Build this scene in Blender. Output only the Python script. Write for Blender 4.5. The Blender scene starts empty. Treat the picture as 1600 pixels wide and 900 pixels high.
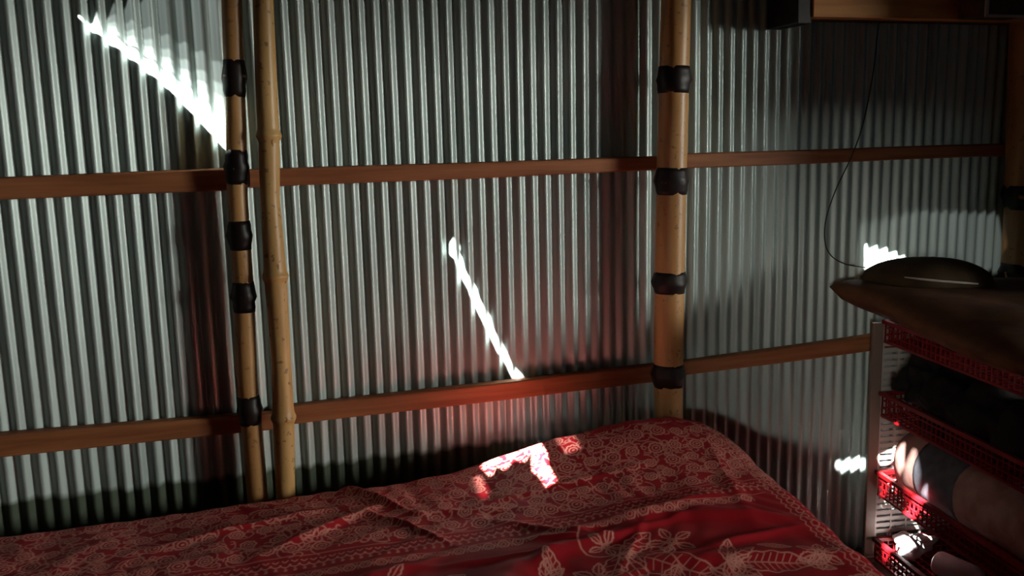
import bpy, bmesh, math, random
import numpy as np
from mathutils import Vector, Matrix
from mathutils.geometry import delaunay_2d_cdt
random.seed(7); rng = np.random.default_rng(7)
S = bpy.context.scene; COL = S.collection
PI = math.pi

# ------------------------------------------------------------------ camera
F = 1400.0; CX, CY = 800.0, 450.0
def nrm(v): v = np.array(v, float); return v/np.linalg.norm(v)
DOWN = nrm([200, 8550, F])
hx = 4700.0; hy = -(DOWN[0]*hx+DOWN[2]*F)/DOWN[1]
H = nrm([hx, hy, F]); N = np.cross(DOWN, H)
if N[2] < 0: N = -N
R = np.stack([H, N, -DOWN], 1)            # world -> camera (x right, y down, z forward)
CAM = np.array([0, -3.1, 1.80])
cam_d = bpy.data.cameras.new('camera'); cam = bpy.data.objects.new('camera', cam_d); COL.objects.link(cam)
cam_d.sensor_width = 36; cam_d.lens = F*36/1600; cam_d.clip_start = .02
B = R.T @ np.diag([1, -1, -1])
M4 = Matrix([list(B[i])+[CAM[i]] for i in range(3)]+[[0, 0, 0, 1]])
cam.matrix_world = M4; S.camera = cam

# ------------------------------------------------------------------ light
S.view_settings.view_transform = 'Standard'; S.view_settings.look = 'None'
S.view_settings.gamma = 1; S.view_settings.use_curve_mapping = False
S.view_settings.exposure = 0.0
w = bpy.data.worlds.new('sky'); S.world = w; w.use_nodes = True
bg = w.node_tree.nodes['Background']; bg.inputs[0].default_value = (.62, .82, .9, 1); bg.inputs[1].default_value = .08
SUN = nrm([.42, .40, -.55])
sd = bpy.data.lights.new('sun', 'SUN'); sd.energy = 150; sd.angle = math.radians(.45); sd.color = (1, .985, .96)
so = bpy.data.objects.new('sun', sd); COL.objects.link(so)
so.rotation_euler = Vector(SUN).to_track_quat('-Z', 'Y').to_euler(); so.location = (-3, -3, 6)
# daylight coming in through the window opening of the right wall
WIN = dict(y0=-4.2, y1=-1.08, z0=.85, z1=2.3)
ld = bpy.data.lights.new('yard_daylight', 'AREA'); ld.shape = 'RECTANGLE'
ld.size = 2.2; ld.size_y = 1.6; ld.energy = 570; ld.color = (1.0, .99, .90)
lo = bpy.data.objects.new('yard_daylight', ld); COL.objects.link(lo)
lo.location = (10.5, -6.5, 2.2)
lo.rotation_euler = Vector((-1, .6, -.1)).to_track_quat('-Z', 'Y').to_euler()
FILL_OPENING = dict(x0=-1.52, x1=-.92, z1=1.92)  # unseen opening, added to steer fill light onto the lower right wall
l2 = bpy.data.lights.new('added_fill_light', 'AREA'); l2.shape = 'RECTANGLE'; l2.size = .5; l2.size_y = .5; l2.energy = 130; l2.color = (1.0, .95, .84)  # fill lamp added behind the camera to brighten the lower right wall
lo2 = bpy.data.objects.new('added_fill_light', l2); COL.objects.link(lo2); lo2.location = (-4.1, -9.0, 2.15)
lo2.rotation_euler = Vector((6.2, 9, -1.4)).to_track_quat('-Z', 'Y').to_euler()

def ray(px, py): return R.T @ np.array([px-CX, py-CY, F])
def atY(px, py, Y=0.0):
    d = ray(px, py); return CAM+d*((Y-CAM[1])/d[1])
def atZ(px, py, Z):
    d = ray(px, py); return CAM+d*((Z-CAM[2])/d[2])

# ------------------------------------------------------------------ materials
def new_mat(name):
    m = bpy.data.materials.new(name); m.use_nodes = True
    nt = m.node_tree; return m, nt, nt.nodes['Principled BSDF']
def lk(nt, a, b): nt.links.new(a, b)
def mat(name, col, col2=None, rough=.6, metal=0.0, scale=(8, 8, 8), spec=.4, bump=0.0, lo=.35, hi=.65, detail=5, sheen=0):
    m, nt, p = new_mat(name)
    p.inputs['Roughness'].default_value = rough; p.inputs['Metallic'].default_value = metal
    p.inputs['Specular IOR Level'].default_value = spec
    if sheen: p.inputs['Sheen Weight'].default_value = sheen
    if col2 is None: p.inputs['Base Color'].default_value = (*col, 1)
    tc = nt.nodes.new('ShaderNodeTexCoord'); mp = nt.nodes.new('ShaderNodeMapping'); mp.inputs['Scale'].default_value = scale
    no = nt.nodes.new('ShaderNodeTexNoise'); no.inputs['Scale'].default_value = 1; no.inputs['Detail'].default_value = detail
    lk(nt, tc.outputs['Object'], mp.inputs[0]); lk(nt, mp.outputs[0], no.inputs['Vector'])
    if col2 is not None:
        cr = nt.nodes.new('ShaderNodeValToRGB'); cr.color_ramp.elements[0].position = lo; cr.color_ramp.elements[1].position = hi
        cr.color_ramp.elements[0].color = (*col, 1); cr.color_ramp.elements[1].color = (*col2, 1)
        lk(nt, no.outputs[0], cr.inputs[0]); lk(nt, cr.outputs[0], p.inputs['Base Color'])
    if bump:
        b = nt.nodes.new('ShaderNodeBump'); b.inputs['Strength'].default_value = bump; b.inputs['Distance'].default_value = .01
        lk(nt, no.outputs[0], b.inputs['Height']); lk(nt, b.outputs[0], p.inputs['Normal'])
    return m

def make_tin(name, foot_band=True):
    m, nt, p = new_mat(name)
    p.inputs['Metallic'].default_value = .35; p.inputs['Roughness'].default_value = .38
    p.inputs['Specular IOR Level'].default_value = .5
    tc = nt.nodes.new('ShaderNodeTexCoord'); mp = nt.nodes.new('ShaderNodeMapping'); mp.inputs['Scale'].default_value = (14, 14, .9)
    no = nt.nodes.new('ShaderNodeTexNoise'); no.inputs['Scale'].default_value = 1; no.inputs['Detail'].default_value = 6
    lk(nt, tc.outputs['Object'], mp.inputs[0]); lk(nt, mp.outputs[0], no.inputs['Vector'])
    cr = nt.nodes.new('ShaderNodeValToRGB'); e = cr.color_ramp.elements
    e[0].position = .3; e[0].color = (.35, .42, .40, 1); e[1].position = .7; e[1].color = (.54, .64, .61, 1)
    lk(nt, no.outputs[0], cr.inputs[0]); out = cr.outputs[0]
    r = nt.nodes.new('ShaderNodeMapRange'); r.inputs['To Min'].default_value = .36; r.inputs['To Max'].default_value = .52
    lk(nt, no.outputs[0], r.inputs[0]); lk(nt, r.outputs[0], p.inputs['Roughness'])
    if foot_band:   # darker green-brown band along the foot of the sheets, fading out rightwards
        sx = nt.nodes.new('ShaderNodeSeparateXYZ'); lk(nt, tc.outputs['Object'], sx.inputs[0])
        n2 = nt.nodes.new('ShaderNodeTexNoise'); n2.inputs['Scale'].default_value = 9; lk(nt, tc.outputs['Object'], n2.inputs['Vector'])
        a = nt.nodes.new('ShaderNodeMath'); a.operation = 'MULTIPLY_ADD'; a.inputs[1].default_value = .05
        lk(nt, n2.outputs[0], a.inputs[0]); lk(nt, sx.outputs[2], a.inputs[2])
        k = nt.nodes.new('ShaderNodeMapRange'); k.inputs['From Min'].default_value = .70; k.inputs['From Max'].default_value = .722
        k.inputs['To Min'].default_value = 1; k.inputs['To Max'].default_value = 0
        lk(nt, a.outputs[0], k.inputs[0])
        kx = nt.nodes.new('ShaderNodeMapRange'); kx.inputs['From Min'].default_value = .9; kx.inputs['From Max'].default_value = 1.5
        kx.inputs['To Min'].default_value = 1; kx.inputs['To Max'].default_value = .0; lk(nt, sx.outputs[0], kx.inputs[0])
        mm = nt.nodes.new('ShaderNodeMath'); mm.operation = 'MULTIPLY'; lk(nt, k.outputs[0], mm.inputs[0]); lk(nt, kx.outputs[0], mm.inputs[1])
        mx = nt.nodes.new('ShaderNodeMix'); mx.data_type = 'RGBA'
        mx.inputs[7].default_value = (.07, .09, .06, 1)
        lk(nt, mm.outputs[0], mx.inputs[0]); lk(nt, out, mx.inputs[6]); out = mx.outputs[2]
    lk(nt, out, p.inputs['Base Color']); return m

def make_bamboo(name, c1, c2, speck=.5):
    m, nt, p = new_mat(name); p.inputs['Roughness'].default_value = .42
    tc = nt.nodes.new('ShaderNodeTexCoord'); mp = nt.nodes.new('ShaderNodeMapping'); mp.inputs['Scale'].default_value = (22, 22, 3)
    no = nt.nodes.new('ShaderNodeTexNoise'); no.inputs['Scale'].default_value = 1; no.inputs['Detail'].default_value = 6
    lk(nt, tc.outputs['Object'], mp.inputs[0]); lk(nt, mp.outputs[0], no.inputs['Vector'])
    cr = nt.nodes.new('ShaderNodeValToRGB'); e = cr.color_ramp.elements
    e[0].position = .3; e[0].color = (*c1, 1); e[1].position = .68; e[1].color = (*c2, 1)
    lk(nt, no.outputs[0], cr.inputs[0])
    n2 = nt.nodes.new('ShaderNodeTexNoise'); n2.inputs['Scale'].default_value = 45; n2.inputs['Detail'].default_value = 2
    lk(nt, tc.outputs['Object'], n2.inputs['Vector'])
    k = nt.nodes.new('ShaderNodeMapRange'); k.inputs['From Min'].default_value = .63; k.inputs['From Max'].default_value = .70
    k.inputs['To Max'].default_value = speck; lk(nt, n2.outputs[0], k.inputs[0])
    mx = nt.nodes.new('ShaderNodeMix'); mx.data_type = 'RGBA'; mx.inputs[7].default_value = (.10, .04, .015, 1)
    lk(nt, k.outputs[0], mx.inputs[0]); lk(nt, cr.outputs[0], mx.inputs[6]); lk(nt, mx.outputs[2], p.inputs['Base Color'])
    return m

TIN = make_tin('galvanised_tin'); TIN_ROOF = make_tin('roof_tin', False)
OLDTIN = mat('rusty_old_tin', (.045, .025, .016), (.08, .055, .042), .7, scale=(3, 3, 3))
WOOD = mat('batten_wood', (.26, .085, .03), (.44, .17, .065), .6, scale=(2, 30, 30), bump=.2)
BEAM = mat('beam_wood', (.55, .2, .05), (.75, .34, .09), .6, scale=(2, 25, 25), bump=.2)
DARKWOOD = mat('dark_wood', (.06, .03, .015), (.12, .06, .03), .7, scale=(3, 20, 20))
BAMBOO = make_bamboo('bamboo_tan', (.40, .19, .06), (.60, .33, .12), .5)
BAMBOO_Y = make_bamboo('bamboo_straw', (.46, .26, .085), (.66, .42, .16), .7)
BLACK = mat('black_paint', (.006, .003, .003), (.018, .009, .007), .5, scale=(30, 30, 30))
FLOOR = mat('earth_floor', (.05, .035, .025), (.09, .065, .05), .9, scale=(3, 3, 3), bump=.4)

# ------------------------------------------------------------------ helpers
def link(name, me, m=None, parent=None, smooth=False):
    o = bpy.data.objects.new(name, me); COL.objects.link(o)
    if m is not None: me.materials.append(m)
    if parent is not None: o.parent = parent
    if smooth: me.polygons.foreach_set('use_smooth', [True]*len(me.polygons))
    return o
def obj(name, bm, m=None, parent=None, smooth=False):
    bmesh.ops.recalc_face_normals(bm, faces=bm.faces)
    me = bpy.data.meshes.new(name); bm.to_mesh(me); bm.free(); return link(name, me, m, parent, smooth)
def tag(o, label, cat, group=None, kind=None):
    o['label'] = label; o['category'] = cat
    if group: o['group'] = group
    if kind: o['kind'] = kind
    return o
def struct(o): o['kind'] = 'structure'; return o
def empty(name, loc, label, cat, rz=0, group=None):
    o = bpy.data.objects.new(name, None); COL.objects.link(o); o.location = loc; o.rotation_euler = (0, 0, rz)
    o.empty_display_size = .1; return tag(o, label, cat, group)
def box(bm, a, b, bev=0.0):
    x0, y0, z0 = a; x1, y1, z1 = b
    r = bmesh.ops.create_cube(bm, size=1); vs = r['verts']
    for v in vs: v.co = Vector(((x0+x1)/2+v.co.x*(x1-x0), (y0+y1)/2+v.co.y*(y1-y0), (z0+z1)/2+v.co.z*(z1-z0)))
    if bev:
        es = list({e for v in vs for e in v.link_edges})
        bmesh.ops.bevel(bm, geom=es, offset=bev, segments=2, affect='EDGES', profile=.6)
    return vs
def bar(bm, p, q, w_, h_=None):
    """square bar between two points"""
    p, q = Vector(p), Vector(q); d = (q-p); L = d.length
    if L < 1e-6: return
    h_ = h_ or w_
    r = bmesh.ops.create_cube(bm, size=1)
    z = d.normalized(); up = Vector((0, 0, 1)) if abs(z.z) < .9 else Vector((0, 1, 0))
    x = up.cross(z).normalized(); y = z.cross(x)
    for v in r['verts']:
        c = v.co.copy(); v.co = (p+q)/2 + x*c.x*w_ + y*c.y*h_ + z*c.z*L
def loft(bm, pts, rads, seg=20, cap=True, jit=None):
    """tube through points with a radius for each"""
    pts = [Vector(p) for p in pts]; rings = []; xprev = None
    for i, p in enumerate(pts):
        t = (pts[min(i+1, len(pts)-1)]-pts[max(i-1, 0)]).normalized()
        if xprev is None:
            up = Vector((0, 1, 0)) if abs(t.y) < .9 else Vector((1, 0, 0)); x = up.cross(t).normalized()
        else: x = (xprev-t*xprev.dot(t)).normalized()
        xprev = x; y = t.cross(x); rg = []
        for k in range(seg):
            a = 2*PI*k/seg; r = rads[i]*(1+(jit(i, a) if jit else 0)); rg.append(bm.verts.new(p+x*math.cos(a)*r+y*math.sin(a)*r))
        rings.append(rg)
    for A, Bq in zip(rings, rings[1:]):
        for k in range(seg): bm.faces.new((A[k], A[(k+1) % seg], Bq[(k+1) % seg], Bq[k]))
    if cap: bm.faces.new(rings[0][::-1]); bm.faces.new(rings[-1])
def grid_mesh(name, P, m, parent=None, closed=False):
    """P: (nu,nv,3) array -> smooth mesh"""
    nu, nv = P.shape[:2]; me = bpy.data.meshes.new(name)
    idx = np.arange(nu*nv).reshape(nu, nv)
    q = np.stack([idx[:-1, :-1], idx[1:, :-1], idx[1:, 1:], idx[:-1, 1:]], -1).reshape(-1, 4)
    me.vertices.add(nu*nv); me.vertices.foreach_set('co', P.reshape(-1).astype(np.float32))
    me.loops.add(q.size); me.loops.foreach_set('vertex_index', q.reshape(-1).astype(np.int32))
    me.polygons.add(len(q)); me.polygons.foreach_set('loop_start', (np.arange(len(q))*4).astype(np.int32))
    me.polygons.foreach_set('loop_total', np.full(len(q), 4, np.int32))
    me.update(calc_edges=True); me.validate()
    return link(name, me, m, parent, True)

# ------------------------------------------------------------------ the room
XL, XR, YF, ZR = -2.6, 3.34, -4.9, 2.75
PITCH = .05; X0 = -.676     # one ridge of the tin sits at X0
def corrugated(name, u0, u1, z0, z1, place, m, amp=.0078):
    n = int((u1-u0)/PITCH*14); u = np.linspace(u0, u1, n)
    ridge = np.round((u-X0)/PITCH).astype(int); ridge -= ridge.min()
    ja = 1+rng.normal(0, .07, ridge.max()+1)[ridge]
    zz = np.linspace(z0, z1, 40)
    U, Z = np.meshgrid(u, zz, indexing='ij')
    wob = .0016*np.sin(U*3.1+Z*1.7)+.0012*np.sin(Z*5+U*7)
    dep = amp*ja[:, None]*np.cos(2*PI*(U-X0+.0012*np.sin(Z*2.3+U*4))/PITCH)+wob
    P = place(U, dep, Z); o = grid_mesh(name, P, m); struct(o); return o
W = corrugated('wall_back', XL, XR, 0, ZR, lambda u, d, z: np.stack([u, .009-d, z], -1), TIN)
sm = W.modifiers.new('sheet', 'SOLIDIFY'); sm.thickness = .0012; sm.offset = 1
corrugated('wall_left', YF, 0, 0, ZR, lambda u, d, z: np.stack([XL-.009+d, u, z], -1), OLDTIN)
for a, b, c, d_ in ((XL, FILL_OPENING['x0'], 0, ZR), (FILL_OPENING['x1'], XR, 0, ZR), (FILL_OPENING['x0'], FILL_OPENING['x1'], FILL_OPENING['z1'], ZR)):
    corrugated('wall_front', a, b, c, d_, lambda u, d, z: np.stack([u, YF-.009+d, z], -1), OLDTIN)
bm = bmesh.new()
for x in (FILL_OPENING['x0'], FILL_OPENING['x1']): box(bm, (x-.025, YF-.03, 0), (x+.025, YF+.03, FILL_OPENING['z1']+.05))
box(bm, (FILL_OPENING['x0']+.025, YF-.03, FILL_OPENING['z1']), (FILL_OPENING['x1']-.025, YF+.03, FILL_OPENING['z1']+.05)); struct(obj('fill_opening_frame', bm, DARKWOOD))  # frame round the added fill opening, out of view
for i, (a, b, c, d_) in enumerate([(YF, WIN['y0'], 0, ZR), (WIN['y1'], 0, 0, ZR), (WIN['y0'], WIN['y1'], 0, WIN['z0']), (WIN['y0'], WIN['y1'], WIN['z1'], ZR)]):
    corrugated('wall_right', a, b, c, d_, lambda u, d, z: np.stack([XR+.009-d, u, z], -1), OLDTIN)
bm = bmesh.new()
for y in (WIN['y0'], WIN['y1']): box(bm, (XR-.03, y-.025, WIN['z0']-.05), (XR+.03, y+.025, WIN['z1']+.05))
for z in (WIN['z0'], WIN['z1']): box(bm, (XR-.03, WIN['y0']+.025, z-.025), (XR+.03, WIN['y1']-.025, z+.025))
struct(obj('window_1', bm, DARKWOOD))
bm = bmesh.new(); box(bm, (XL, YF, -.05), (XR, .05, 0)); struct(obj('floor', bm, FLOOR))

# roof with the gaps the sun comes through
def back(P):                        # from a lit point up along the sun's path to the roof
    t = (ZR-P[2])/(-SUN[2]); q = np.array(P)-SUN*t; return (q[0], q[1])
gaps = []; filters = []
def add_gap(q, tint):
    if tint: filters.append(q); tints.append(tint)
    else: gaps.append(q)
tints = []
def gapw(pts, Y=0.0, tint=0): add_gap([back(atY(*p, Y)) for p in pts], tint)
def gapz(pts, Z, tint=0): add_gap([back(atZ(*p, Z)) for p in pts], tint)
gapw([(122, 26), (140, 30), (200, 70), (260, 110), (310, 148), (352, 185), (352, 232), (310, 186), (260, 134), (200, 86), (136, 40)])
L0 = [(140, 29), (205, 68), (260, 106), (310, 144), (352, 181)]
def up(k): return [(x+.25*k*(352-x)/212, y-k*(.15+.85*(x-140)/212)) for x, y in L0]
for k0, k1, tint in ((0, 12, .22), (12, 26, .11), (26, 46, .055), (46, 80, .028), (80, 215, .013)):
    gapw([(x, max(y, -40)) for x, y in up(k0-1.5)]+[(x, max(y, -41)) for x, y in up(k1)[::-1]], 0, tint)  # graded bands added to stand in for the glow above the sun streak
gapw([(700, 376), (711, 373), (708, 383), (716, 398), (722, 418), (738, 444), (744, 462), (760, 490), (767, 512), (786, 545), (796, 566), (816, 589), (803, 591), (790, 566), (778, 548), (764, 522), (755, 500), (742, 478), (732, 450), (718, 428), (712, 404), (699, 390)])
gapz([(826, 690), (836, 682), (848, 688), (850, 702), (858, 716), (856, 730), (864, 746), (852, 756), (842, 740), (834, 736), (838, 716), (826, 712)], .705)
gapz([(750, 726), (768, 714), (784, 714), (800, 706), (825, 700), (832, 716), (824, 726), (806, 722), (790, 734), (776, 728), (764, 740)], .70, .6)
gapz([(738, 744), (750, 742), (758, 762), (752, 776), (742, 766)], .69, .04)
gapw([(1340, 345), (1440, 325), (1560, 330), (1572, 425), (1450, 400), (1405, 402), (1378, 386), (1351, 381), (1351, 418), (1336, 420)], 0, .006)  # dim gap added to stand in for light bounced off the cushion
gapz([(872, 690), (900, 684), (912, 706), (886, 712)], .72, .03)
gapw([(1352, 382), (1378, 386), (1414, 399), (1404, 404), (1380, 412), (1352, 420)])
gapw([(1308, 724), (1350, 716), (1350, 726), (1308, 731)])
gapw([(1372, 705), (1404, 693), (1406, 700), (1376, 714)], -.16)
gapw([(1372, 722), (1414, 708), (1414, 758), (1376, 772)], -.2, .25)
gapz([(1412, 722), (1430, 712), (1436, 735), (1426, 755), (1410, 745)], .52, .10)
gapw([(1382, 852), (1452, 832), (1452, 858), (1384, 878)], -.2)
def inside(pt, poly):
    x, y = pt; c = False; n = len(poly)
    for i in range(n):
        x1, y1 = poly[i]; x2, y2 = poly[(i+1) % n]
        if (y1 > y) != (y2 > y) and x < (x2-x1)*(y-y1)/(y2-y1)+x1: c = not c
    return c
rx0, rx1, ry0, ry1 = XL-1.6, XR+.3, YF-1.6, .25
polys = gaps+filters; verts = [(rx0, ry0), (rx1, ry0), (rx1, ry1), (rx0, ry1)]; edges = [(0, 1), (1, 2), (2, 3), (3, 0)]
for p in polys:
    b0 = len(verts); verts += p; edges += [(b0+i, b0+(i+1) % len(p)) for i in range(len(p))]
vo, eo, fo, *_ = delaunay_2d_cdt([Vector(v) for v in verts], edges, [], 1, 1e-5)
bm = bmesh.new(); bv = [bm.verts.new((v.x, v.y, ZR)) for v in vo]
filter_tris = []
for f_ in fo:
    c = sum((vo[i] for i in f_), Vector((0, 0)))/len(f_)
    if any(inside((c.x, c.y), p) for p in gaps): continue
    hit = [t for p, t in zip(filters, tints) if inside((c.x, c.y), p)]
    if hit: filter_tris.append((max(hit), [(vo[i].x, vo[i].y) for i in f_]))
    else: bm.faces.new([bv[i] for i in f_])
ceil = struct(obj('ceiling', bm, OLDTIN))
bm = bmesh.new()
filter_sets = {}
for t, p in filter_tris: filter_sets.setdefault(t, []).append(p)
me = bpy.data.meshes.new('sun_filter'); order = sorted(filter_sets)
for t in order:
    m_, nt, pb = new_mat('added_sun_filter'); nt.nodes.remove(pb)  # unseen filter sheets, added to weaken the sun in the tinted gaps
    tr = nt.nodes.new('ShaderNodeBsdfTransparent'); tr.inputs[0].default_value = (t, t*1.02, t, 1)
    lk(nt, tr.outputs[0], nt.nodes['Material Output'].inputs[0]); me.materials.append(m_)
    for p in filter_sets[t]:
        f_ = bm.faces.new([bm.verts.new((x, y, ZR)) for x, y in p]); f_.material_index = order.index(t)
bm.to_mesh(me); bm.free()
struct(link('sun_filter', me))

# ------------------------------------------------------------------ battens
def batten(name_label, x0, zl0, zh0, x1, zl1, zh1, m=WOOD):
    bm = bmesh.new(); n = 24; rings = []
    for i in range(n+1):
        t = i/n; x = x0+(x1-x0)*t; j = .0012*math.sin(9*t+x0*5)
        a = zl0+(zl1-zl0)*t+j; b = zh0+(zh1-zh0)*t+j*.6
        rings.append([bm.verts.new(v) for v in ((x, -.001, a), (x, -.032, a+.002), (x, -.035, a+.006), (x, -.035, b-.006), (x, -.032, b-.002), (x, -.001, b))])
    for A, Bq in zip(rings, rings[1:]):
        for k in range(6): bm.faces.new((A[k], A[(k+1) % 6], Bq[(k+1) % 6], Bq[k]))
    bm.faces.new(rings[0]); bm.faces.new(rings[-1][::-1])
    return tag(obj('wooden_batten', bm, m), name_label, 'batten', 'battens across the tin wall')
def bz(px, py): return atY(px, py, -.035)
def bat(label, px0, t0, b0, px1, t1, b1, xa=None, xb=None):
    A, a = bz(px0, t0), bz(px0, b0); Bq, b = bz(px1, t1), bz(px1, b1)
    x0, x1 = A[0], Bq[0]
    f = lambda x, u, v: u[2]+(v[2]-u[2])*(x-x0)/(x1-x0)
    xa = x0 if xa is None else xa; xb = x1 if xb is None else xb
    batten(label, xa, f(xa, a, b), f(xa, A, Bq), xb, f(xb, a, b), f(xb, A, Bq))
bat('brown wooden batten left of the banded pole pair, upper row under the bright sun streak', 0, 277, 313, 352, 263, 299, xa=XL+.05, xb=.03)
bat('long brown upper wooden batten between the straw bamboo pole and the middle banded post', 440, 263, 292, 1000, 245, 268, xa=.04, xb=1.60)
bat('upper wooden batten right of the middle banded post, crossed by the hanging cable', 1070, 240, 264, 1570, 224, 244, xa=1.61, xb=3.24)
bat('brown wooden batten at far left of the lower row, close above the bed', 0, 679, 716, 327, 653, 683, xa=XL+.05, xb=.07)
bat('lower wooden batten under the lightning-shaped sun crack, glowing red beside the bed', 462, 634, 664, 1000, 573, 601, xa=.08, xb=1.60)
bat('lower wooden batten running from the middle banded post to the red basket rack', 1068, 566, 588, 1358, 525, 550, xa=1.61, xb=3.24)

# ------------------------------------------------------------------ bamboo
def interp(px_list, y):
    ys = [p[0] for p in px_list]; return [float(np.interp(y, ys, [p[k] for p in px_list])) for k in (1, 2)]
def bamboo(name, prof, Y, m, nodes, bands, label, y_end, top=-160):
    """prof: (image row, centre, half width) read off the photo, set at depth Y from the wall"""
    rows = sorted(set(list(range(top, int(y_end), 12))+[y_end]+[q+k for q in nodes for k in (-9, -5, -2, 0, 2, 5, 9)]))
    pts, rads = [], []
    for y in rows:
        yy = min(max(y, prof[0][0]), prof[-1][0]); c, hw = interp(prof, yy)
        if y < prof[0][0]: c += (prof[1][1]-prof[0][1])/(prof[1][0]-prof[0][0])*(y-prof[0][0])
        if y > prof[-1][0]: c += (prof[-1][1]-prof[-2][1])/(prof[-1][0]-prof[-2][0])*(y-prof[-1][0])
        P = atY(c, y, Y); Q = atY(c+hw, y, Y); r = abs(Q[0]-P[0])*.96
        for q in nodes: r += .0068*math.exp(-((y-q)/6.)**2)-.0016*math.exp(-((y-q-11)/5.)**2)
        pts.append(P); rads.append(r)
    base = pts[-1]
    root = empty(name, (base[0], base[1], 0), label, 'post', 0, 'bamboo poles of the wall frame')
    off = Vector((base[0], base[1], 0))
    lp = [Vector(p)-off for p in pts]
    bm = bmesh.new(); loft(bm, lp[::-1], rads[::-1], 24); obj('culm', bm, m, root, True)
    for (a, b) in bands:
        q = np.linspace(a, b, 7); bp, br = [], []
        for i, y in enumerate(q):
            k = [float(np.interp(y, rows, [p[j] for p in pts])) for j in range(3)]
            r = float(np.interp(y, rows, rads))+(.0035 if 0 < i < 6 else .0008)+random.uniform(-.0008, .0012)
            bp.append(Vector(k)-off); br.append(r)
        ph = random.random()*6
        bm = bmesh.new(); loft(bm, bp[::-1], br[::-1], 24, jit=lambda i, a: .03*math.sin(3*a+ph+i)+.02*math.sin(7*a-ph))
        obj('black_band', bm, BLACK, root, True)
    return root
bamboo('bamboo_post', [(0, 362, 17), (200, 369, 17), (310, 371, 17), (460, 381, 17), (600, 386, 17), (700, 396, 17), (770, 402, 17)], -.085, BAMBOO,
       [120, 262, 368, 462, 640], [(94, 152), (234, 288), (345, 390), (440, 487), (618, 662)],
       'left bamboo post with black painted bands, standing beside the plain straw pole', 960)
bamboo('bamboo_pole', [(0, 411, 17), (110, 415, 18), (215, 420, 18), (310, 422, 16), (430, 430, 19), (560, 439, 16), (655, 443, 18), (760, 446, 16)], -.122, BAMBOO_Y,
       [212, 432, 652], [], 'plain straw coloured bamboo pole with swollen nodes and no bands', 985)
bamboo('bamboo_post', [(0, 1056, 22), (125, 1053, 22), (285, 1049, 22), (440, 1046, 22), (600, 1044, 21), (700, 1046, 19)], -.112, BAMBOO,
       [125, 283, 441, 586], [(104, 146), (262, 304), (424, 457), (568, 603)],
       'thick middle bamboo post with four black bands behind the head of the bed', 960)
bamboo('bamboo_post', [(0, 1612, 25), (350, 1602, 25), (600, 1586, 25)], -.10, BAMBOO, [305, 425], [(288, 325), (410, 442)],
       'bamboo post in the right corner behind the rack, cut by the photo edge', 1000)

# ------------------------------------------------------------------ shelf beam and box up right
def P3(px, py, Y): return Vector(atY(px, py, Y))
a = P3(1268, 27, -.2); root = empty('shelf_beam', (a.x, -.1, a.z), 'orange brown wooden beam at top right with dark end block', 'beam')
bm = bmesh.new(); box(bm, (0.0, -.112, .0), (XR-.03-a.x, -.05, .09), .003); obj('beam_face', bm, BEAM, root)
bm = bmesh.new(); box(bm, (-.060, -.103, -.022), (-.002, .09, .10), .004); obj('end_block', bm, BLACK, root)
bm = bmesh.new(); box(bm, (.0, -.049, .01), (XR-.03-a.x, .09, .035)); obj('shelf_board', bm, DARKWOOD, root)
# shelf box hanging in the corner
b = P3(1538, 25, -.35)
root = empty('wall_box', (b.x, -.35, b.z), 'dark box with a pale bottom rim at the top right corner of the wall', 'box')
bm = bmesh.new(); box(bm, (0, 0, .004), (.22, .13, .2), .004); obj('body', bm, DARKWOOD, root)
bm = bmesh.new(); box(bm, (-.002, -.008, -.004), (.222, .0, .006), .002); box(bm, (-.002, -.008, .006), (.012, 0, .2), .002)
obj('rim', bm, mat('pale_rim', (.45, .40, .34), rough=.5), root)

# ------------------------------------------------------------------ cable
cp = [(1374, 30), (1369, 70), (1367, 100), (1360, 140), (1352, 180), (1343, 215), (1325, 258), (1308, 290), (1296, 322), (1288, 350), (1288, 380), (1295, 398), (1312, 411), (1332, 416), (1352, 418)]
cu = bpy.data.curves.new('hanging_cable', 'CURVE'); cu.dimensions = '3D'; cu.bevel_depth = .0022; cu.bevel_resolution = 2
sp = cu.splines.new('NURBS'); sp.points.add(len(cp)-1); sp.use_endpoint_u = True; sp.order_u = 4
for i, (x, y) in enumerate(cp):
    q = atY(x, y, -.045 if i < 12 else -.06); sp.points[i].co = (*q, 1)
co = bpy.data.objects.new('tmp', cu); COL.objects.link(co)
me = bpy.data.meshes.new_from_object(co.evaluated_get(bpy.context.evaluated_depsgraph_get())); bpy.data.objects.remove(co)
tag(link('hanging_cable', me, mat('cable_black', (.02, .018, .015), rough=.5), None, True), 'thin dark cable hanging in a loop down the tin wall to the cushion', 'cable')

# ------------------------------------------------------------------ bed
BZ = .60
def bed_frame():
    root = empty('bed', (.4, -.95, 0), 'low wooden bed under the red printed bedspread, against the tin wall', 'bed')
    x0, x1, y0, y1 = -1.74, 1.12, -.95, .80
    bm = bmesh.new(); box(bm, (x0+.03, y0+.03, .42), (x1-.03, y1-.02, .63), .04); obj('mattress', bm, mat('mattress_cloth', (.45, .35, .3), rough=.9), root, True)
    bm = bmesh.new()
    box(bm, (x0+.02, y0+.02, .33), (x1-.02, y0+.06, .42), .005); box(bm, (x0+.02, y1-.06, .33), (x1-.02, y1-.02, .42), .005)
    box(bm, (x0+.02, y0+.06, .33), (x0+.06, y1-.06, .42), .005); box(bm, (x1-.06, y0+.06, .33), (x1-.02, y1-.06, .42), .005)
    box(bm, (x0+.06, y0+.06, .39), (x1-.06, y1-.06, .418)); obj('frame', bm, DARKWOOD, root)
    for x in (x0+.05, x1-.1):
        for y in (y0+.05, y1-.1):
            bm = bmesh.new(); box(bm, (x, y, 0), (x+.06, y+.06, .33), .004); obj('leg', bm, DARKWOOD, root)
bed_frame()

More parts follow.
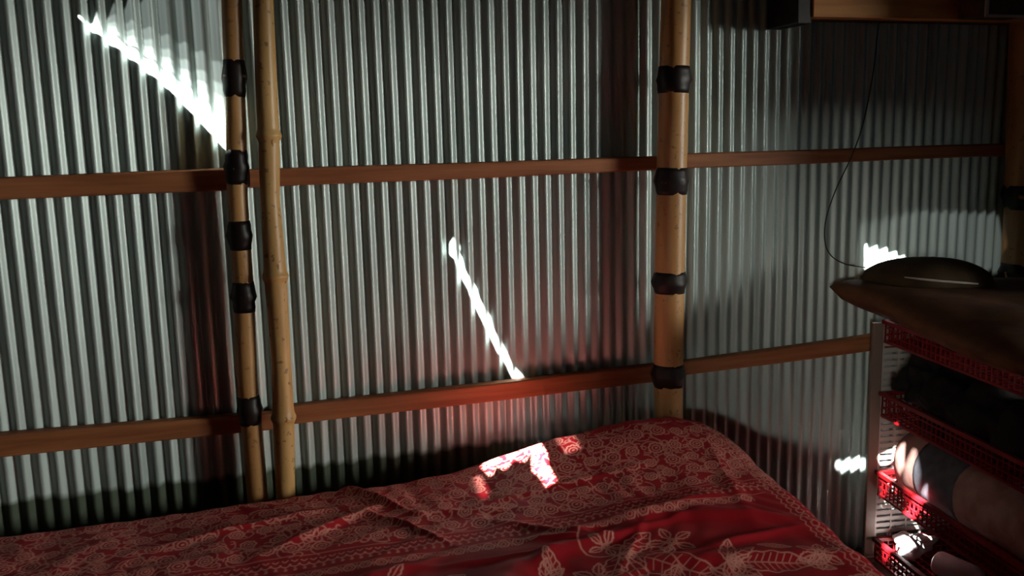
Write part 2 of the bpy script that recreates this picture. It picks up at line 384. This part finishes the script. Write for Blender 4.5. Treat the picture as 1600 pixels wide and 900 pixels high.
# bedspread: fine sheet over the mattress, print drawn as a per-point mask
def bedspread():
    st = .0026
    xs = np.arange(-1.38, 1.72+st, st); ys = np.arange(-1.42, .0001, st)
    nx, ny = len(xs), len(ys)
    X, Y = np.meshgrid(xs, ys, indexing='ij')
    def g(x, y, cx, cy, sx, sy, ang=0):
        c, s = math.cos(ang), math.sin(ang); u = (x-cx)*c+(y-cy)*s; v = -(x-cx)*s+(y-cy)*c
        return np.exp(-(u/sx)**2-(v/sy)**2)
    # right end of the bed runs out a little towards the wall
    Xs = X+.0
    right = 1.66+.13*np.clip((Y+1.2)/1.2, -.2, 1)
    Xw = -1.38+(X+1.38)*(right+1.38)/(1.72+1.38)
    Z = BZ+.0*X
    Z += .055*g(Xw, Y, 1.5, -.05, .50, .34)+.035*g(Xw, Y, 1.1, -.0, .4, .25)+.03*g(Xw, Y, 1.45, -.55, .4, .3)
    Z += .012*g(Xw, Y, .2, -.3, .5, .3)
    Z += .062*g(Xw, Y, 1.50, -.02, .42, .24)+.020*g(Xw, Y, .95, -.02, .22, .3)
    # folds
    folds = [(.36, -.16, .20, .011, .022, -1.0), (.43, -.42, .16, .010, .016, -.95), (.20, -.35, .22, .012, .014, .55), (-.05, -.26, .3, .012, .012, .18),
             (.62, -.38, .25, .012, .010, -.25), (1.15, -.62, .26, .02, .018, .12), (1.28, -.68, .2, .016, .014, -.35), (.95, -.72, .25, .022, .016, .3),
             (1.45, -.72, .22, .022, .014, -.5), (.75, -.80, .25, .03, .018, .7), (.55, -.95, .3, .03, .022, .9), (1.3, -.95, .35, .03, .018, -.25),
             (-.3, -.45, .35, .02, .008, .1), (1.0, -.33, .4, .012, .009, .05), (.85, -.6, .18, .014, .014, -.7), (.3, -.72, .2, .02, .016, .3),
             (1.05, -.78, .14, .012, .012, .9), (1.12, -.70, .16, .010, .012, .15), (.88, -.68, .15, .010, .012, -.35), (.66, -.74, .2, .012, .014, -.15), (1.38, -.86, .18, .012, .012, .1), (.48, -.84, .16, .010, .013, -.5), (.80, -1.0, .2, .012, .013, .35), (1.55, -.45, .3, .02, .01, 1.3), (-.6, -.5, .3, .018, .01, -.2), (.05, -.8, .3, .025, .012, -.4)]
    for (cx, cy, L, wd, h, an) in folds: Z += h*g(Xw, Y, cx, cy, L, wd*1.3, an)
    Z += .004*np.sin(Xw*13+4*np.sin(Y*7))*np.sin(Y*11+3*np.sin(Xw*5))+.0022*np.sin(Xw*37+6*np.sin(Y*9+Xw*4))*np.cos(Y*31+5*np.sin(Xw*8))
    # rounded edges: distance to the rim
    d_far = -Y; d_right = right-Xw; d_near = Y+1.42; d_left = Xw+1.38
    r = .07
    def drop(d): dd = np.clip(1-d/r, 0, 1); return r*(1-np.sqrt(np.clip(1-dd**2, 0, 1)))
    cr = .30
    qx = np.clip(cr-d_right, 0, None); qy = np.clip(cr-d_far, 0, None)
    dc = cr-np.hypot(qx, qy); d_c = np.minimum(np.minimum(d_far, d_right), np.where((d_right < cr) & (d_far < cr), dc, 9))
    Z -= drop(np.clip(d_c, 0, None))*.8
    out = np.clip(-d_c, 0, None); Z -= out*2.4
    Yw = Y-.008-np.clip(out*.3, 0, .1)
    # ---- print
    MASK = np.zeros((nx, ny), np.float32)
    def stroke(pts, rad, val=1.0):
        pts = np.asarray(pts, float)
        # densify
        seg = np.linalg.norm(np.diff(pts, axis=0), axis=1); n = max(2, int(seg.sum()/(rad*.7))); s = np.concatenate([[0], np.cumsum(seg)])
        t = np.linspace(0, s[-1], n); px = np.interp(t, s, pts[:, 0]); py = np.interp(t, s, pts[:, 1])
        k = int(math.ceil(rad/st))+1
        for a, b in zip(px, py):
            i = int(round((a-xs[0])/st)); j = int(round((b-ys[0])/st))
            i0, i1, j0, j1 = max(0, i-k), min(nx, i+k+1), max(0, j-k), min(ny, j+k+1)
            if i0 >= i1 or j0 >= j1: continue
            dd = np.hypot(xs[i0:i1, None]-a, ys[None, j0:j1]-b)
            MASK[i0:i1, j0:j1] = np.maximum(MASK[i0:i1, j0:j1], val*np.clip(1.4-dd/rad, 0, 1))
    def ring(cx, cy, r_, rad, val=1, n=26, wav=0, k=8, a0=0, a1=2*PI):
        a = np.linspace(a0, a1, n); rr = r_*(1+wav*np.cos(k*a)); stroke(np.stack([cx+rr*np.cos(a), cy+rr*np.sin(a)], 1), rad, val)
    R_ = random.Random(3)
    W0 = .0032
    # lace band along the wall: rosettes on a jittered grid joined by curls
    pit = .082
    for i in range(int(3.2/pit)):
        for j in range(6):
            cx = -1.36+i*pit+(j % 2)*pit/2+R_.uniform(-.009, .009); cy = -.075-j*.079+R_.uniform(-.008, .008)
            rr = R_.uniform(.021, .028)
            ring(cx, cy, rr, W0, .95, 30, .09, R_.choice((7, 8, 9))); ring(cx, cy, rr*.55, W0*.9, .85, 20); stroke([(cx, cy), (cx+.002, cy+.001)], .0045)
            for q in range(4):
                a = R_.uniform(0, 2*PI); l = R_.uniform(.035, .05); ring(cx+l*math.cos(a), cy+l*math.sin(a), R_.uniform(.008, .016), W0*.85, .8, 14, 0, 1, a, a+R_.uniform(3, 5.4))
            for q in range(3):
                a = R_.uniform(0, 2*PI); u = [(cx+(rr+t*.03)*math.cos(a+t*1.4), cy+(rr+t*.03)*math.sin(a+t*1.4)) for t in np.linspace(0, 1, 6)]; stroke(u, W0*.8, .75)
    x = -1.38
    while x < 1.72:                      # edging rows: beaded scallops inside and outside
        ring(x, -.553, .013, W0*.9, .9, 14, 0, 1, PI, 2*PI); stroke([(x, -.585), (x+.001, -.585)], .005, .9)
        stroke([(x-.008, -.535), (x, -.543), (x+.008, -.535)], W0*.8, .9); stroke([(x, -.573), (x+.002, -.579)], .004, .7); x += .027
    x = -1.38
    while x < 1.55:
        ring(x, -.635, .017, W0, .85, 18, .08, 6); ring(x, -.635, .008, W0*.8, .7, 10); stroke([(x+.022, -.62), (x+.024, -.65)], W0*.8, .6); x += .046
    stroke([(-1.38, -.515), (1.72, -.515)], W0*.8, .6); stroke([(-1.38, -.612), (1.6, -.612)], W0*.7, .6)
    x = -1.38
    while x < 1.0: stroke([(x, -.022), (x+.012, -.034), (x+.024, -.022)], W0*.8, .6); x += .024
    MASK[:, ys > -.02] *= .3
    MASK[np.ix_((xs > 1.15) & (xs < 1.72), ys > -.085)] *= .12
    # border up the right side
    y = -1.4
    while y < -.05:
        ring(1.655, y, .013, W0*.9, .8, 14, .1, 5); stroke([(1.63, y+.015), (1.62, y+.0), (1.63, y-.015)], W0*.8, .8); stroke([(1.685, y), (1.687, y+.004)], .005, .7)
        ring(1.59+.02*math.sin(y*40), y+.012, .011, W0*.8, .6 if y > -.5 else 0, 12); y += .031
    MASK[np.ix_(xs > 1.5, ys > -.1)] *= .55
    # flowers and feather leaves of the field
    def leaf(cx, cy, L, wd, an, ribs=9, val=1.0, feather=True):
        c, s = math.cos(an), math.sin(an); T = lambda u, v: (cx+u*c-v*s, cy+u*s+v*c)
        t = np.linspace(0, 1, 24); prof = wd*np.sin(PI*t)**.8*(1-.25*t)
        for sg in (1, -1): stroke([T(L*a, sg*b*(1+.10*math.sin(a*28))) for a, b in zip(t, prof)], W0*.95, val)
        stroke([T(0, 0), T(L*.9, 0)], W0*.8, val*.9)
        if feather:
            for k in range(1, ribs):
                a = k/ribs; b = wd*math.sin(PI*a)**.8*.72
                for sg in (1, -1): stroke([T(L*a*.95, sg*.004), T(L*a*.95+.014, sg*b)], W0*.62, val*.85)
    def flower(cx, cy, r_, n=6, an=0):
        for k in range(n):
            a = an+2*PI*k/n; leaf(cx+r_*.25*math.cos(a), cy+r_*.25*math.sin(a), r_*.8, r_*.24, a, 1, 1, False)
            stroke([(cx+r_*.3*math.cos(a), cy+r_*.3*math.sin(a)), (cx+r_*.75*math.cos(a), cy+r_*.75*math.sin(a))], W0*.8, .7)
        ring(cx, cy, r_*.2, W0, 1, 16); ring(cx, cy, r_*.1, W0, 1, 10)
    def sprig(cx, cy, an, sc=1):
        leaf(cx, cy, .26*sc, .055*sc, an, 11)
        for q in (.7, -.7, 1.4, -1.4): leaf(cx-.02*math.cos(an), cy-.02*math.sin(an), .13*sc, .032*sc, an+q, 5)
        for q in (-.35, .35): leaf(cx+.24*sc*math.cos(an), cy+.24*sc*math.sin(an), .09*sc, .022*sc, an+q, 3)
        ring(cx, cy, .022*sc, W0*1.2, 1, 18, .1, 5); ring(cx, cy, .010*sc, W0*1.1)
        vine = [(cx-(t*.26)*math.cos(an+.5*math.sin(t*5)), cy-(t*.26)*math.sin(an+.5*math.sin(t*5))) for t in np.linspace(0, 1, 14)]; stroke(vine, W0*1.1, .9)
    sprig(1.02, -.84, -.75, 1.25); flower(1.18, -.80, .075, 5, .4); flower(.98, -.76, .06, 5, 1); flower(.90, -.93, .08, 6, .2)
    sprig(1.30, -.98, -.3, .9); flower(1.27, -1.05, .08, 5, .9); leaf(1.14, -.94, .14, .035, -2.2)
    flower(1.56, -1.02, .07, 6, .1); leaf(1.50, -.96, .10, .02, 2.6); leaf(1.6, -1.14, .09, .03, -.9); flower(1.62, -1.2, .07, 6)
    leaf(.205, -.80, .085, .020, 1.2, 3, 1, False); leaf(.33, -.76, .09, .016, 1.0, 3, 1, False); leaf(.42, -.82, .13, .03, .3); flower(.38, -.90, .07, 6)
    sprig(.62, -1.05, .9, .9); flower(.24, -.95, .07, 6, .5); leaf(.80, -.88, .12, .025, 1.7, 6); flower(-.4, -.98, .08); sprig(-.9, -1.0, .4)
    flower(-.1, -.92, .06, 5); leaf(-.3, -.82, .1, .02, .4)
    Pm = np.stack([Xw*.955, -.150+Yw*.96, Z+.055], -1)
    # hanging skirt on the right
    # near and left, right skirts as extra grid columns
    R1 = [Pm]; M1 = [MASK]
    def extend_x(P, Mk, sign, dist, n=14):
        edge = P[-1] if sign > 0 else P[0]; add = []
        for k in range(1, n+1):
            e = edge.copy(); e[:, 0] += sign*(.015*(1-math.exp(-k/2))+.006*np.sin(edge[:, 1]*18)*k/n); e[:, 2] = edge[:, 2]-dist*k/n; add.append(e)
        add = np.array(add); mk = np.zeros((n, P.shape[1]), np.float32)
        return (np.concatenate([P, add]), np.concatenate([Mk, mk])) if sign > 0 else (np.concatenate([add[::-1], P]), np.concatenate([mk, Mk]))
    P, Mk = extend_x(Pm, MASK, 1, .24); P, Mk = extend_x(P, Mk, -1, .24)
    add = []
    n = 26
    for k in range(1, n+1):
        e = P[:, 0].copy(); t = k/n
        e[:, 1] -= min(t/.5, 1)*.36+(.01 if t > .5 else 0); e[:, 2] -= max(0, t-.5)*2*.30; add.append(e)
    add = np.array(add).transpose(1, 0, 2)[:, ::-1]
    P = np.concatenate([add, P], 1); Mk = np.concatenate([np.zeros((P.shape[0], n), np.float32), Mk], 1)
    m, nt, p = new_mat('red_printed_cloth')
    p.inputs['Roughness'].default_value = .58; p.inputs['Specular IOR Level'].default_value = .16; p.inputs['Sheen Weight'].default_value = .08
    p.inputs['Sheen Tint'].default_value = (1, .3, .3, 1)
    at = nt.nodes.new('ShaderNodeAttribute'); at.attribute_name = 'print'
    no = nt.nodes.new('ShaderNodeTexNoise'); no.inputs['Scale'].default_value = 260; no.inputs['Detail'].default_value = 1
    tc = nt.nodes.new('ShaderNodeTexCoord'); lk(nt, tc.outputs['Object'], no.inputs['Vector'])
    mr = nt.nodes.new('ShaderNodeMapRange'); mr.inputs['To Min'].default_value = .45; mr.inputs['To Max'].default_value = 1.0; lk(nt, no.outputs[0], mr.inputs[0])
    mu = nt.nodes.new('ShaderNodeMath'); mu.operation = 'MULTIPLY'; lk(nt, at.outputs['Fac'], mu.inputs[0]); lk(nt, mr.outputs[0], mu.inputs[1])
    mx = nt.nodes.new('ShaderNodeMix'); mx.data_type = 'RGBA'
    mx.inputs[6].default_value = (.40, .009, .017, 1); mx.inputs[7].default_value = (.92, .46, .36, 1)
    lk(nt, mu.outputs[0], mx.inputs[0]); lk(nt, mx.outputs[2], p.inputs['Base Color'])
    o = grid_mesh('bedspread', P, m)
    a = o.data.attributes.new('print', 'FLOAT', 'POINT'); a.data.foreach_set('value', Mk.reshape(-1))
    tag(o, 'dark red bedspread printed with pale rosettes and leaves, spread over the bed', 'bedspread')
bedspread()

# ------------------------------------------------------------------ rack with red baskets
RO = (2.455, -.125, 0); RZ = -.15
rack = empty('basket_rack', RO, 'tall plastic rack with red mesh baskets and slotted back, beside the foot of the bed', 'rack', RZ)
# local axes: +x along the wall, -y towards the room
RW, RL = .46, .98
POSTM = mat('rack_plastic', (.27, .20, .16), rough=.45); PANM = mat('panel_plastic', (.62, .58, .54), rough=.4)
REDM = mat('basket_red', (.30, .006, .010), rough=.35, spec=.5)
for (x, y) in ((-.03, .0), (RW-.01, .0), (-.03, -RL-.02), (RW-.01, -RL-.02)):
    bm = bmesh.new(); box(bm, (x, y, 0), (x+.045, y+.02, 1.04), .004); obj('post', bm, POSTM, rack)
    bm2 = bmesh.new(); box(bm2, (x-.004, y-.004, -.0), (x+.049, y+.024, .03), .004); obj('foot', bm2, POSTM, rack)
bm = bmesh.new(); z = .13
while z < 1.0: box(bm, (.015, .004, z), (RW-.01, .010, z+.017)); z += .027
for i in range(7): box(bm, (.015+i*.068, .002, .1), (.022+i*.068, .012, 1.02))
obj('back_panel', bm, PANM, rack)
def lattice(bm, p, q, h, n, rows=2, t=.004):
    p, q = Vector(p), Vector(q); up = Vector((0, 0, h))
    for k in range(n+1):
        c = p+(q-p)*k/n; bar(bm, c, c+up, .0055, t)
    for k in range(rows+1):
        z_ = Vector((0, 0, h*k/rows)); bar(bm, p+z_, q+z_, .006 if 0 < k < rows else .012, t if 0 < k < rows else t*2.2)
def basket(zb, h, name='basket'):
    bm = bmesh.new(); x0, x1, y0, y1 = .0, RW, -RL, -.005
    t = .012
    c = [(x0+t, y0+t, zb), (x1-t, y0+t, zb), (x1-t, y1-t, zb), (x0+t, y1-t, zb)]
    ns = [16, 34, 16, 34]
    for i in range(4): lattice(bm, c[i], c[(i+1) % 4], h, ns[i], 3)
    # rim flange
    for a_, b_ in (((x0, y0), (x1, y0+.02)), ((x0, y1-.02), (x1, y1)), ((x0, y0), (x0+.02, y1)), ((x1-.02, y0), (x1, y1))):
        box(bm, (*a_, zb+h-.012), (*b_, zb+h+.004), .002)
    # floor grid
    for k in range(13): x = x0+t+(x1-x0-2*t)*k/12; bar(bm, (x, y0+t, zb), (x, y1-t, zb), .007, .004)
    for k in range(29): y = y0+t+(y1-y0-2*t)*k/28; bar(bm, (x0+t, y, zb), (x1-t, y, zb), .004, .007)
    return obj(name, bm, REDM, rack)
TZ = [(.03, .085), (.315, .095), (.655, .095), (.965, .085)]
for zb, h in TZ: basket(zb, h)

def rl(x, y, z):       # rack-local to world
    c, s = math.cos(RZ), math.sin(RZ); return Vector((RO[0]+x*c-y*s, RO[1]+x*s+y*c, z))

# rolled bedding on the second tier
def roll():
    A = rl(.165, -.09, .478); Bq = rl(.19, -.90, .478); root = empty('rolled_mat', (A.x, A.y, A.z), 'pink rolled mat with a wide dark grey band, lying in a red basket', 'roll')
    d = Bq-A; L = d.length; r = .146
    def seg(t0, t1, rr, m, name, par, rag=0):
        bm = bmesh.new(); n = 14; pts = []; rad = []
        for i in range(n+1):
            t = t0+(t1-t0)*i/n; pts.append(d*t); rad.append(rr*(1+rag*math.sin(i*1.7)*.5))
        def jit(i, a): return .02*math.sin(2*a+i*.5)+rag*math.sin(5*a+i*.9)
        loft(bm, pts, rad, 32, True, jit if rag else None); return obj(name, bm, m, par, True)
    PK = mat('pink_cloth', (.48, .25, .21), (.64, .38, .33), .75, scale=(14, 14, 14), bump=.5)
    bd = seg(0, 1, r*.97, PK, 'roll_body', root, .02)
    seg(.17, .45, r*1.02, mat('grey_cloth', (.11, .11, .13), (.17, .16, .19), .8, scale=(30, 30, 30)), 'grey_band', root, .004)
roll()

# black bundle of clothes, tier two
def blob(name, label, cat, centres, m, sub=3, noise=.018, seed=1):
    bm = bmesh.new(); rr = random.Random(seed)
    for (c, r) in centres:
        res = bmesh.ops.create_icosphere(bm, subdivisions=sub, radius=1)
        ph = [rr.uniform(0, 6) for _ in range(6)]
        for v in res['verts']:
            n = v.co.normalized()
            k = 1+noise/max(r[0], .03)*(math.sin(n.x*5+ph[0])+math.sin(n.y*6+ph[1])+math.sin(n.z*5+ph[2])+.6*math.sin(n.x*11+n.z*9+ph[3]))
            v.co = Vector(c)+Vector((n.x*r[0]*k, n.y*r[1]*k, n.z*r[2]*k))
    o = obj(name, bm, m, None, True)
    rm = o.modifiers.new('merge', 'REMESH'); rm.mode = 'VOXEL'; rm.voxel_size = .009; rm.use_smooth_shade = True
    s_ = o.modifiers.new('smooth', 'SMOOTH'); s_.iterations = 3
    me = bpy.data.meshes.new_from_object(o.evaluated_get(bpy.context.evaluated_depsgraph_get())); o.modifiers.clear(); o.data = me
    return tag(o, label, cat)
BC = mat('black_cloth', (.006, .004, .004), (.018, .012, .012), .75, scale=(20, 20, 20), bump=.4)
blob('clothes_bundle', 'heap of crumpled black clothes in the middle red basket', 'clothes',
     [(rl(.12, -.12, .83), (.10, .09, .10)), (rl(.10, -.22, .83), (.07, .07, .07)), (rl(.2, -.3, .82), (.16, .14, .13)), (rl(.19, -.5, .80), (.17, .17, .13)), (rl(.2, -.72, .78), (.17, .18, .11)), (rl(.07, -.33, .77), (.05, .12, .07)), (rl(.3, -.15, .79), (.10, .10, .09))], BC, seed=4)

# bottle and cloths in the lowest basket
def bottle():
    A = rl(.12, -.27, .125); Bq = rl(.20, -.48, .125); d = (Bq-A)
    root = empty('plastic_bottle', A, 'white plastic bottle lying in the lowest red basket', 'bottle')
    bm = bmesh.new(); ts = [0, .02, .06, .70, .80, .86, .90]; rs = [.02, .043, .048, .048, .036, .02, .018]
    loft(bm, [d*t for t in ts], rs, 24); obj('body', bm, mat('white_plastic', (.75, .75, .78), rough=.3), root, True)
    bm = bmesh.new(); loft(bm, [d*.88, d*.9, d*.99, d], [.02, .023, .023, .019], 20); obj('cap', bm, mat('cap_grey', (.5, .5, .55), rough=.4), root, True)
bottle()
blob('folded_cloth', 'brown crumpled cloth beside the white bottle in the lowest basket', 'cloth',
     [(rl(.12, -.72, .10), (.10, .16, .06)), (rl(.36, -.62, .11), (.07, .2, .06))], mat('brown_cloth', (.14, .08, .05), (.25, .16, .11), .85, scale=(15, 15, 15), bump=.5), seed=9)
blob('plastic_bag', 'pale thin plastic bag behind the bottle in the lowest basket', 'bag',
     [(rl(.14, -.075, .105), (.09, .045, .045))], mat('bag_plastic', (.62, .58, .57), (.78, .74, .73), .35, scale=(15, 15, 15), bump=.6), seed=11)

# cushion on the top
def pillow(name, outline, zc, top, bot, m, hump=None, parent=None, nr=16, power=2.4):
    """outline: plan points (x,y,z) round the seam"""
    out = []
    n = len(outline); K = 14
    for i in range(n):                      # Catmull-Rom round the seam
        p0, p1, p2, p3 = [Vector(outline[(i+j) % n]) for j in (-1, 0, 1, 2)]
        for k in range(K):
            t = k/K; out.append(.5*((2*p1)+(-p0+p2)*t+(2*p0-5*p1+4*p2-p3)*t*t+(-p0+3*p1-3*p2+p3)*t**3))
    c = sum(out, Vector())/len(out); bm = bmesh.new()
    def side(sg, h):
        rings = []
        for r in range(1, nr):
            s = 1-r/nr; rg = []
            for q in out:
                v = c+(q-c)*s; zz = q.z*s**1.5+zc*(1-s**1.5)
                v.z = zz+sg*h*(1-s**power)**.5
                v.z += .004*math.sin(v.x*17+v.y*9)*(1-s)
                if hump and sg > 0: v.z += hump(v.x, v.y)*min(1, (1-s)*3)
                rg.append(bm.verts.new(v))
            rings.append(rg)
        return rings
    seam = [bm.verts.new(q) for q in out]; L = len(out)
    for sg, h in ((1, top), (-1, bot)):
        rs = [seam]+side(sg, h)
        for A, Bq in zip(rs, rs[1:]):
            for k in range(L): bm.faces.new((A[k], A[(k+1) % L], Bq[(k+1) % L], Bq[k]))
        cv = bm.verts.new((c.x, c.y, zc+sg*h+(hump(c.x, c.y) if hump and sg > 0 else 0)))
        for k in range(L): bm.faces.new((rs[-1][k], rs[-1][(k+1) % L], cv))
    return obj(name, bm, m, parent, True)
CU = mat('brown_cushion_cloth', (.10, .030, .012), (.16, .06, .02), .8, scale=(10, 10, 10), bump=.4)
seam = [(2.235, -.10, 1.205), (2.17, -.42, 1.19), (2.12, -.78, 1.15), (2.10, -1.12, 1.13), (2.35, -1.27, 1.10), (2.75, -1.30, 1.12), (3.0, -1.22, 1.13), (3.08, -.7, 1.15), (3.12, -.22, 1.17), (2.75, -.09, 1.17)]
cu_o = pillow('cushion', seam, 1.14, .075, .085, CU)
tag(cu_o, 'large flat brown cushion with a pointed corner, lying on top of the rack', 'cushion')
hc = P3(1440, 415, -.35)
fold = [(2.32, -.16, 1.235), (2.34, -.38, 1.24), (2.50, -.46, 1.235), (2.72, -.42, 1.22), (2.84, -.24, 1.20), (2.74, -.13, 1.20), (2.50, -.11, 1.22)]
tag(pillow('folded_blanket', fold, 1.235, .085, .03, mat('olive_brown_cloth', (.05, .026, .010), (.08, .045, .018), .85, scale=(12, 12, 12), bump=.4)), 'small dark olive brown folded blanket heaped on the large cushion', 'blanket')
from mathutils.bvhtree import BVHTree
bpy.context.view_layer.update(); deps = bpy.context.evaluated_depsgraph_get()
def on_cloth(px, py):
    best = None
    for o in bpy.data.objects:
        if o.name.startswith(('cushion', 'folded_blanket')):
            h = BVHTree.FromObject(o, deps).ray_cast(Vector(CAM), Vector(ray(px, py)))
            if h[0] is not None and (best is None or h[3] < best[0]): best = (h[3], h[0]+h[1]*.006*(1 if h[1].z > 0 else -1))
    return best[1]
sp_ = [on_cloth(x, y) for x, y in ((1414, 434), (1440, 437), (1470, 440), (1500, 442), (1526, 444))]
bm = bmesh.new(); loft(bm, [sp_[0], sp_[1], sp_[2], sp_[3], sp_[4]], [.002, .004, .004, .004, .003], 10)
tag(obj('thin_stick', bm, mat('pale_stick', (.62, .55, .48), rough=.4), None, True), 'thin pale stick lying on the brown cushion in front of the folded blanket', 'stick')
